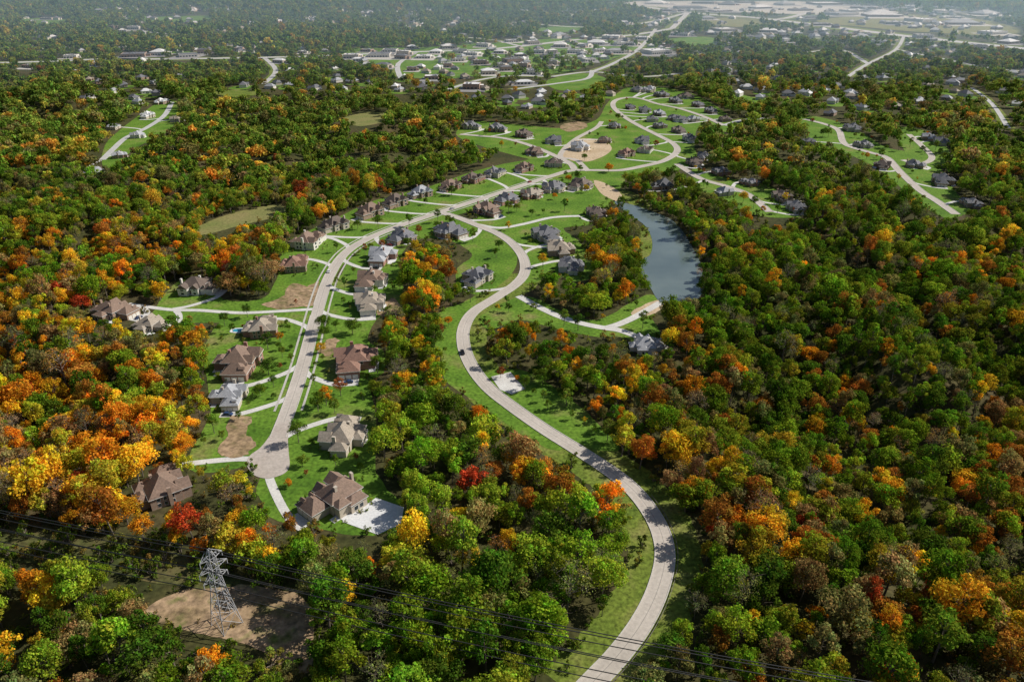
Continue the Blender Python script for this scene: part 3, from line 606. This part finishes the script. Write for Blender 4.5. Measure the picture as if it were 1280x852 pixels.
ts=shc[rng.integers(0,5,ns)]*rng.uniform(.6,1.1,ns)[:,None]
instancer('undergrowth_shrubs',shr,Q,hgt(Q)-.1,aniso(rng.uniform(.4,1.5,ns)*np.where(dirt,.5,np.where(corr,1.25,1))),ts,rng.integers(0,4,ns),rng.uniform(0,6.28,ns))
fp=[]
for q in HPOS[:60]:
    for k in range(16):
        a=random.uniform(0,6.28); r=q[2]*random.uniform(.78,1.0); fp.append((q[0]+r*math.cos(a),q[1]+r*math.sin(a)))
fp=np.array(fp); okf=np.ones(len(fp),bool)
for RP,w,*_ in ROADS[:NNEAR]: okf&=dseg(fp,RP)>w/2+2
for dp,_ in DRV: okf&=dseg(fp,dp)>2.8
fp=fp[okf]; ns=len(fp)
instancer('garden_shrubs',shr,fp,np.zeros(ns),aniso(rng.uniform(.28,.6,ns)),shc[rng.integers(0,3,ns)],rng.integers(0,4,ns),rng.uniform(0,6.28,ns))
yt=[];tries=0
lawnpolys=[p for (nm_,mt,px),p in zip(CL,EXPOLY) if mt=='grass'][:12]
while len(yt)<230 and tries<9000:
    tries+=1; poly=random.choice(lawnpolys); mn=poly.min(0);mx=poly.max(0); p=np.array([random.uniform(mn[0],mx[0]),random.uniform(mn[1],mx[1])]); PP=p[None]
    if not pip(PP,poly)[0]: continue
    if any(dseg(PP,R[0])[0]<R[1]/2+(2.5 if i else 5) for i,R in enumerate(ROADS[:NNEAR])): continue
    if any(math.hypot(p[0]-h[0],p[1]-h[1])<h[2]*.9 for h in HPOS): continue
    if any(dseg(PP,d)[0]<3 for d,_ in DRV): continue
    if any(math.hypot(p[0]-q[0],p[1]-q[1])<6 for q in yt): continue
    yt.append(p)
allc=[(.13,.22,.02),(.18,.26,.03),(.6,.28,.02),(.6,.42,.03),(.34,.12,.04),(.08,.15,.02),(.12,.2,.02),(.12,.2,.02),(.18,.24,.03),(.09,.16,.02)]
for p in yt:
    o=link(bpy.data.objects.new('maple_tree',random.choice(protos).data)); s=random.choice([.22,.28,.35,.45,.6]); o.location=(p[0],p[1],.03); o.scale=(s*1.1,s*1.1,s); o.rotation_euler=(0,0,random.uniform(0,6.28))
    c=random.choice(allc); o['tint']=[c[0],c[1],c[2]]

# ---------------------------------------------------------------- power pylon & cables
b0=G(284,780); mbp=MB()
ax=np.array([.80,-.60]); ax/=np.linalg.norm(ax)
cxv=np.array([-ax[1],ax[0]])
def rt(x,y,z): q=cxv*x+ax*y; return (b0[0]+q[0],b0[1]+q[1],z)
lv=[(0,3.4),(6,2.7),(11,2.1),(16,1.6),(20,1.3),(24,1.1),(28,1.0),(31,.25)]
for (z0,a),(z1,b) in zip(lv[:-1],lv[1:]):
    c0=[(-a,-a),(a,-a),(a,a),(-a,a)]; c1=[(-b,-b),(b,-b),(b,b),(-b,b)]
    for k in range(4):
        k2=(k+1)%4
        mbp.tube(rt(*c0[k],z0),rt(*c1[k],z1),.15); mbp.tube(rt(*c0[k],z0),rt(*c1[k2],z1),.08); mbp.tube(rt(*c0[k2],z0),rt(*c1[k],z1),.08); mbp.tube(rt(*c1[k],z1),rt(*c1[k2],z1),.08)
arms=[]
for z,L in ((20,4.0),(24,4.6),(28,3.6)):
    for s in (-1,1):
        tip=(s*L,0,z-.1)
        for yy in (-1,1): mbp.tube(rt(s*1.1,yy,z),rt(*tip),.11); mbp.tube(rt(s*1.0,yy,z+1.8),rt(*tip),.09)
        for f in (.33,.66): mbp.tube(rt(s*(1.1+(L-1.1)*f),-(1-f),z),rt(s*(1.1+(L-1.1)*f),(1-f),z),.07); mbp.tube(rt(s*(1.1+(L-1.1)*f),0,z),rt(s*(1.1+(L-1.1)*f),0,z+1.8*(1-f)),.06)
        mbp.tube(rt(*tip),rt(s*L,0,z-2.0),.13,n=6); arms.append((s*L,z-2))
arms.append((0,31))
mbp.obj('electricity_pylon',[M['steel']])
wb=MB()
def cable(a,b,sag):
    a=Vector(a);b=Vector(b); prev=a
    for k in range(1,41):
        t=k/40; q=a.lerp(b,t); q.z-=4*sag*t*(1-t); wb.tube(prev,q,.14,n=4); prev=q
dirL=np.array(G(-260,640))-np.array(b0); dirR=np.array(G(640,852))-np.array(b0)
dirL/=np.linalg.norm(dirL); dirR/=np.linalg.norm(dirR)
for x,z in arms:
    a=rt(x,0,z)
    for dv,L_ in ((dirL,300),(dirR,300)):
        pr=np.array([-dv[1],dv[0]]); sg=1 if pr@cxv>0 else -1
        e=np.array(b0)+dv*L_+pr*sg*x; cable(a,(e[0],e[1],z+2),6)
wb.obj('power_lines',[M['wire']])

# ---------------------------------------------------------------- guardrail beside the main road
gr=MB(); Pg=PA[3:46]; Ng=normals2(Pg)
side=1 if Ng[20][0]>0 else -1
Qg=Pg+Ng*(4.4*side)
for k in range(len(Qg)-1):
    a,b=Qg[k],Qg[k+1]
    for zz in (.62,.78): gr.tube((a[0],a[1],zz),(b[0],b[1],zz),.09,n=4)
    d=np.linalg.norm(b-a); m_=max(1,int(d/2))
    for j in range(m_):
        q=a+(b-a)*j/m_; gr.box(q[0],q[1],0,.15,.15,.72)
gr.obj('guardrail',[plain('weathered_rail',(.16,.14,.12),.7)])

# ---------------------------------------------------------------- cars
CP={k:plain('car_paint_'+k,c,.25) for k,c in {'black':(.015,.015,.018),'white':(.75,.75,.75),'silver':(.4,.41,.42),'red':(.3,.02,.02),'blue':(.03,.06,.15)}.items()}
def car(p,ang,col,z=.2,truck=False):
    e=link(bpy.data.objects.new('pickup_truck' if truck else 'car',None)); e.location=(p[0],p[1],z); e.rotation_euler=(0,0,ang)
    prof=[(-2.25,.35),(-2.3,.75),(-2.1,.95),(-1.4,1.0),(1.1,.95),(2.1,.8),(2.28,.6),(2.25,.35)]
    if truck: prof=[(-2.6,.4),(-2.62,1.05),(-.6,1.05),(1.3,1.05),(2.4,.98),(2.6,.8),(2.6,.4)]
    def ext(pr,hw,hw2=None):
        m_=MB(); n_=len(pr); zt=max(q[1] for q in pr); 
        V=[(x,-hw if zz<zt-.3 or hw2 is None else -hw2,zz) for x,zz in pr]+[(x,hw if zz<zt-.3 or hw2 is None else hw2,zz) for x,zz in pr]
        m_.add(V,[(i,(i+1)%n_,n_+(i+1)%n_,n_+i) for i in range(n_)]+[tuple(range(n_-1,-1,-1)),tuple(range(n_,2*n_))]); return m_
    ext(prof,.92).obj('body',[CP[col]],e)
    cab=[(-1.7,.96),(-1.25,1.42),(.35,1.45),(1.15,.95)] if not truck else [(-.5,1.0),(-.35,1.75),(.9,1.75),(1.5,1.0)]
    ext(cab,.86,.7).obj('windows',[M['glass']],e)
    zr=cab[1][1]; t=MB(); t.box((cab[1][0]+cab[2][0])/2,0,zr-.02,abs(cab[2][0]-cab[1][0])+.1,1.36,.06); t.obj('roof',[CP[col]],e)
    w=MB()
    for x in (-1.45,1.45):
        for y in (-.86,.86): w.tube((x,y-.1,.34),(x,y+.1,.34),.34,n=14)
    w.obj('wheels',[M['rubber']],e)
def nearest(P,q):
    d=np.linalg.norm(P-np.array(q),axis=1); k=min(max(d.argmin(),1),len(P)-2); t=P[k+1]-P[k-1]; t/=np.linalg.norm(t); return P[k],t
for (u,v),Pr,col,tk,sd in (((578,440),PA,'black',True,1),((415,338),PB,'white',False,1),((560,262),PB,'silver',False,-1),((668,229),PB,'red',False,1)):
    q,t=nearest(Pr,G(u,v)); nn=np.array([-t[1],t[0]]); q=np.array(q)+nn*1.7*sd; car(q,math.atan2(t[1],t[0]),col,.2,tk)
for i,(dp,ap) in enumerate(DRV[:30]):
    if i%3!=1: t=dp[1]-dp[0]; car(ap+np.array([random.uniform(-1,1),random.uniform(-1,1)]),math.atan2(t[1],t[0]),random.choice(list(CP)),.12,i%7==0)
for u,v,a,b in ((300,413,4.5,2.2),):
    c=G(u,v); q=[(c[0]+a*math.cos(t)*(1+.12*math.cos(3*t)),c[1]+b*math.sin(t)) for t in np.linspace(0,6.28,24,endpoint=False)]
    q2=[(c[0]+(x-c[0])*1.35,c[1]+(y-c[1])*1.5) for x,y in q]
    sheet('pool_deck',q2,.16,M['patio'],False); sheet('swimming_pool',q,.2,M['pool'],False)

# ---------------------------------------------------------------- light, sky, air, camera
SUN_AZ=math.radians(72); SUN_EL=math.radians(41)
w=bpy.data.worlds.new('World'); sc.world=w; w.use_nodes=True; nt=w.node_tree; bg=nt.nodes['Background']
sky=nt.nodes.new('ShaderNodeTexSky'); sky.sky_type='NISHITA'; sky.sun_disc=False; sky.sun_elevation=SUN_EL; sky.sun_rotation=SUN_AZ
nt.links.new(sky.outputs[0],bg.inputs['Color']); bg.inputs['Strength'].default_value=.075
sd=bpy.data.lights.new('sun','SUN'); sd.energy=5; sd.angle=math.radians(.5); sd.color=(1,.95,.86); so=link(bpy.data.objects.new('sun',sd))
dirv=Vector((math.sin(SUN_AZ)*math.cos(SUN_EL),math.cos(SUN_AZ)*math.cos(SUN_EL),math.sin(SUN_EL))); so.rotation_euler=dirv.to_track_quat('Z','Y').to_euler(); so.location=(0,0,300)
hzb=MB(); hzb.box(0,7200,-30,16000,12000,140); m=bpy.data.materials.new('atmospheric_haze'); m.use_nodes=True; nt=m.node_tree; nt.nodes.clear()
ou=nt.nodes.new('ShaderNodeOutputMaterial'); vs=nt.nodes.new('ShaderNodeVolumeScatter'); vs.inputs['Color'].default_value=(.56,.80,1,1); vs.inputs['Density'].default_value=.00030; vs.inputs['Anisotropy'].default_value=.35
nt.links.new(vs.outputs[0],ou.inputs['Volume']); hzb.obj('haze',[m])
cam=bpy.data.cameras.new('camera'); cam.sensor_width=36; cam.lens=F/1280*36; cam.clip_end=40000; cam.clip_start=1; co=link(bpy.data.objects.new('camera',cam)); co.location=(0,0,HC); co.rotation_euler=(math.pi/2-PIT,0,0); sc.camera=co
print('TREES',n,'near',int((bid==0).sum()),'shrubs',len(Q),'houses',len(HPOS))
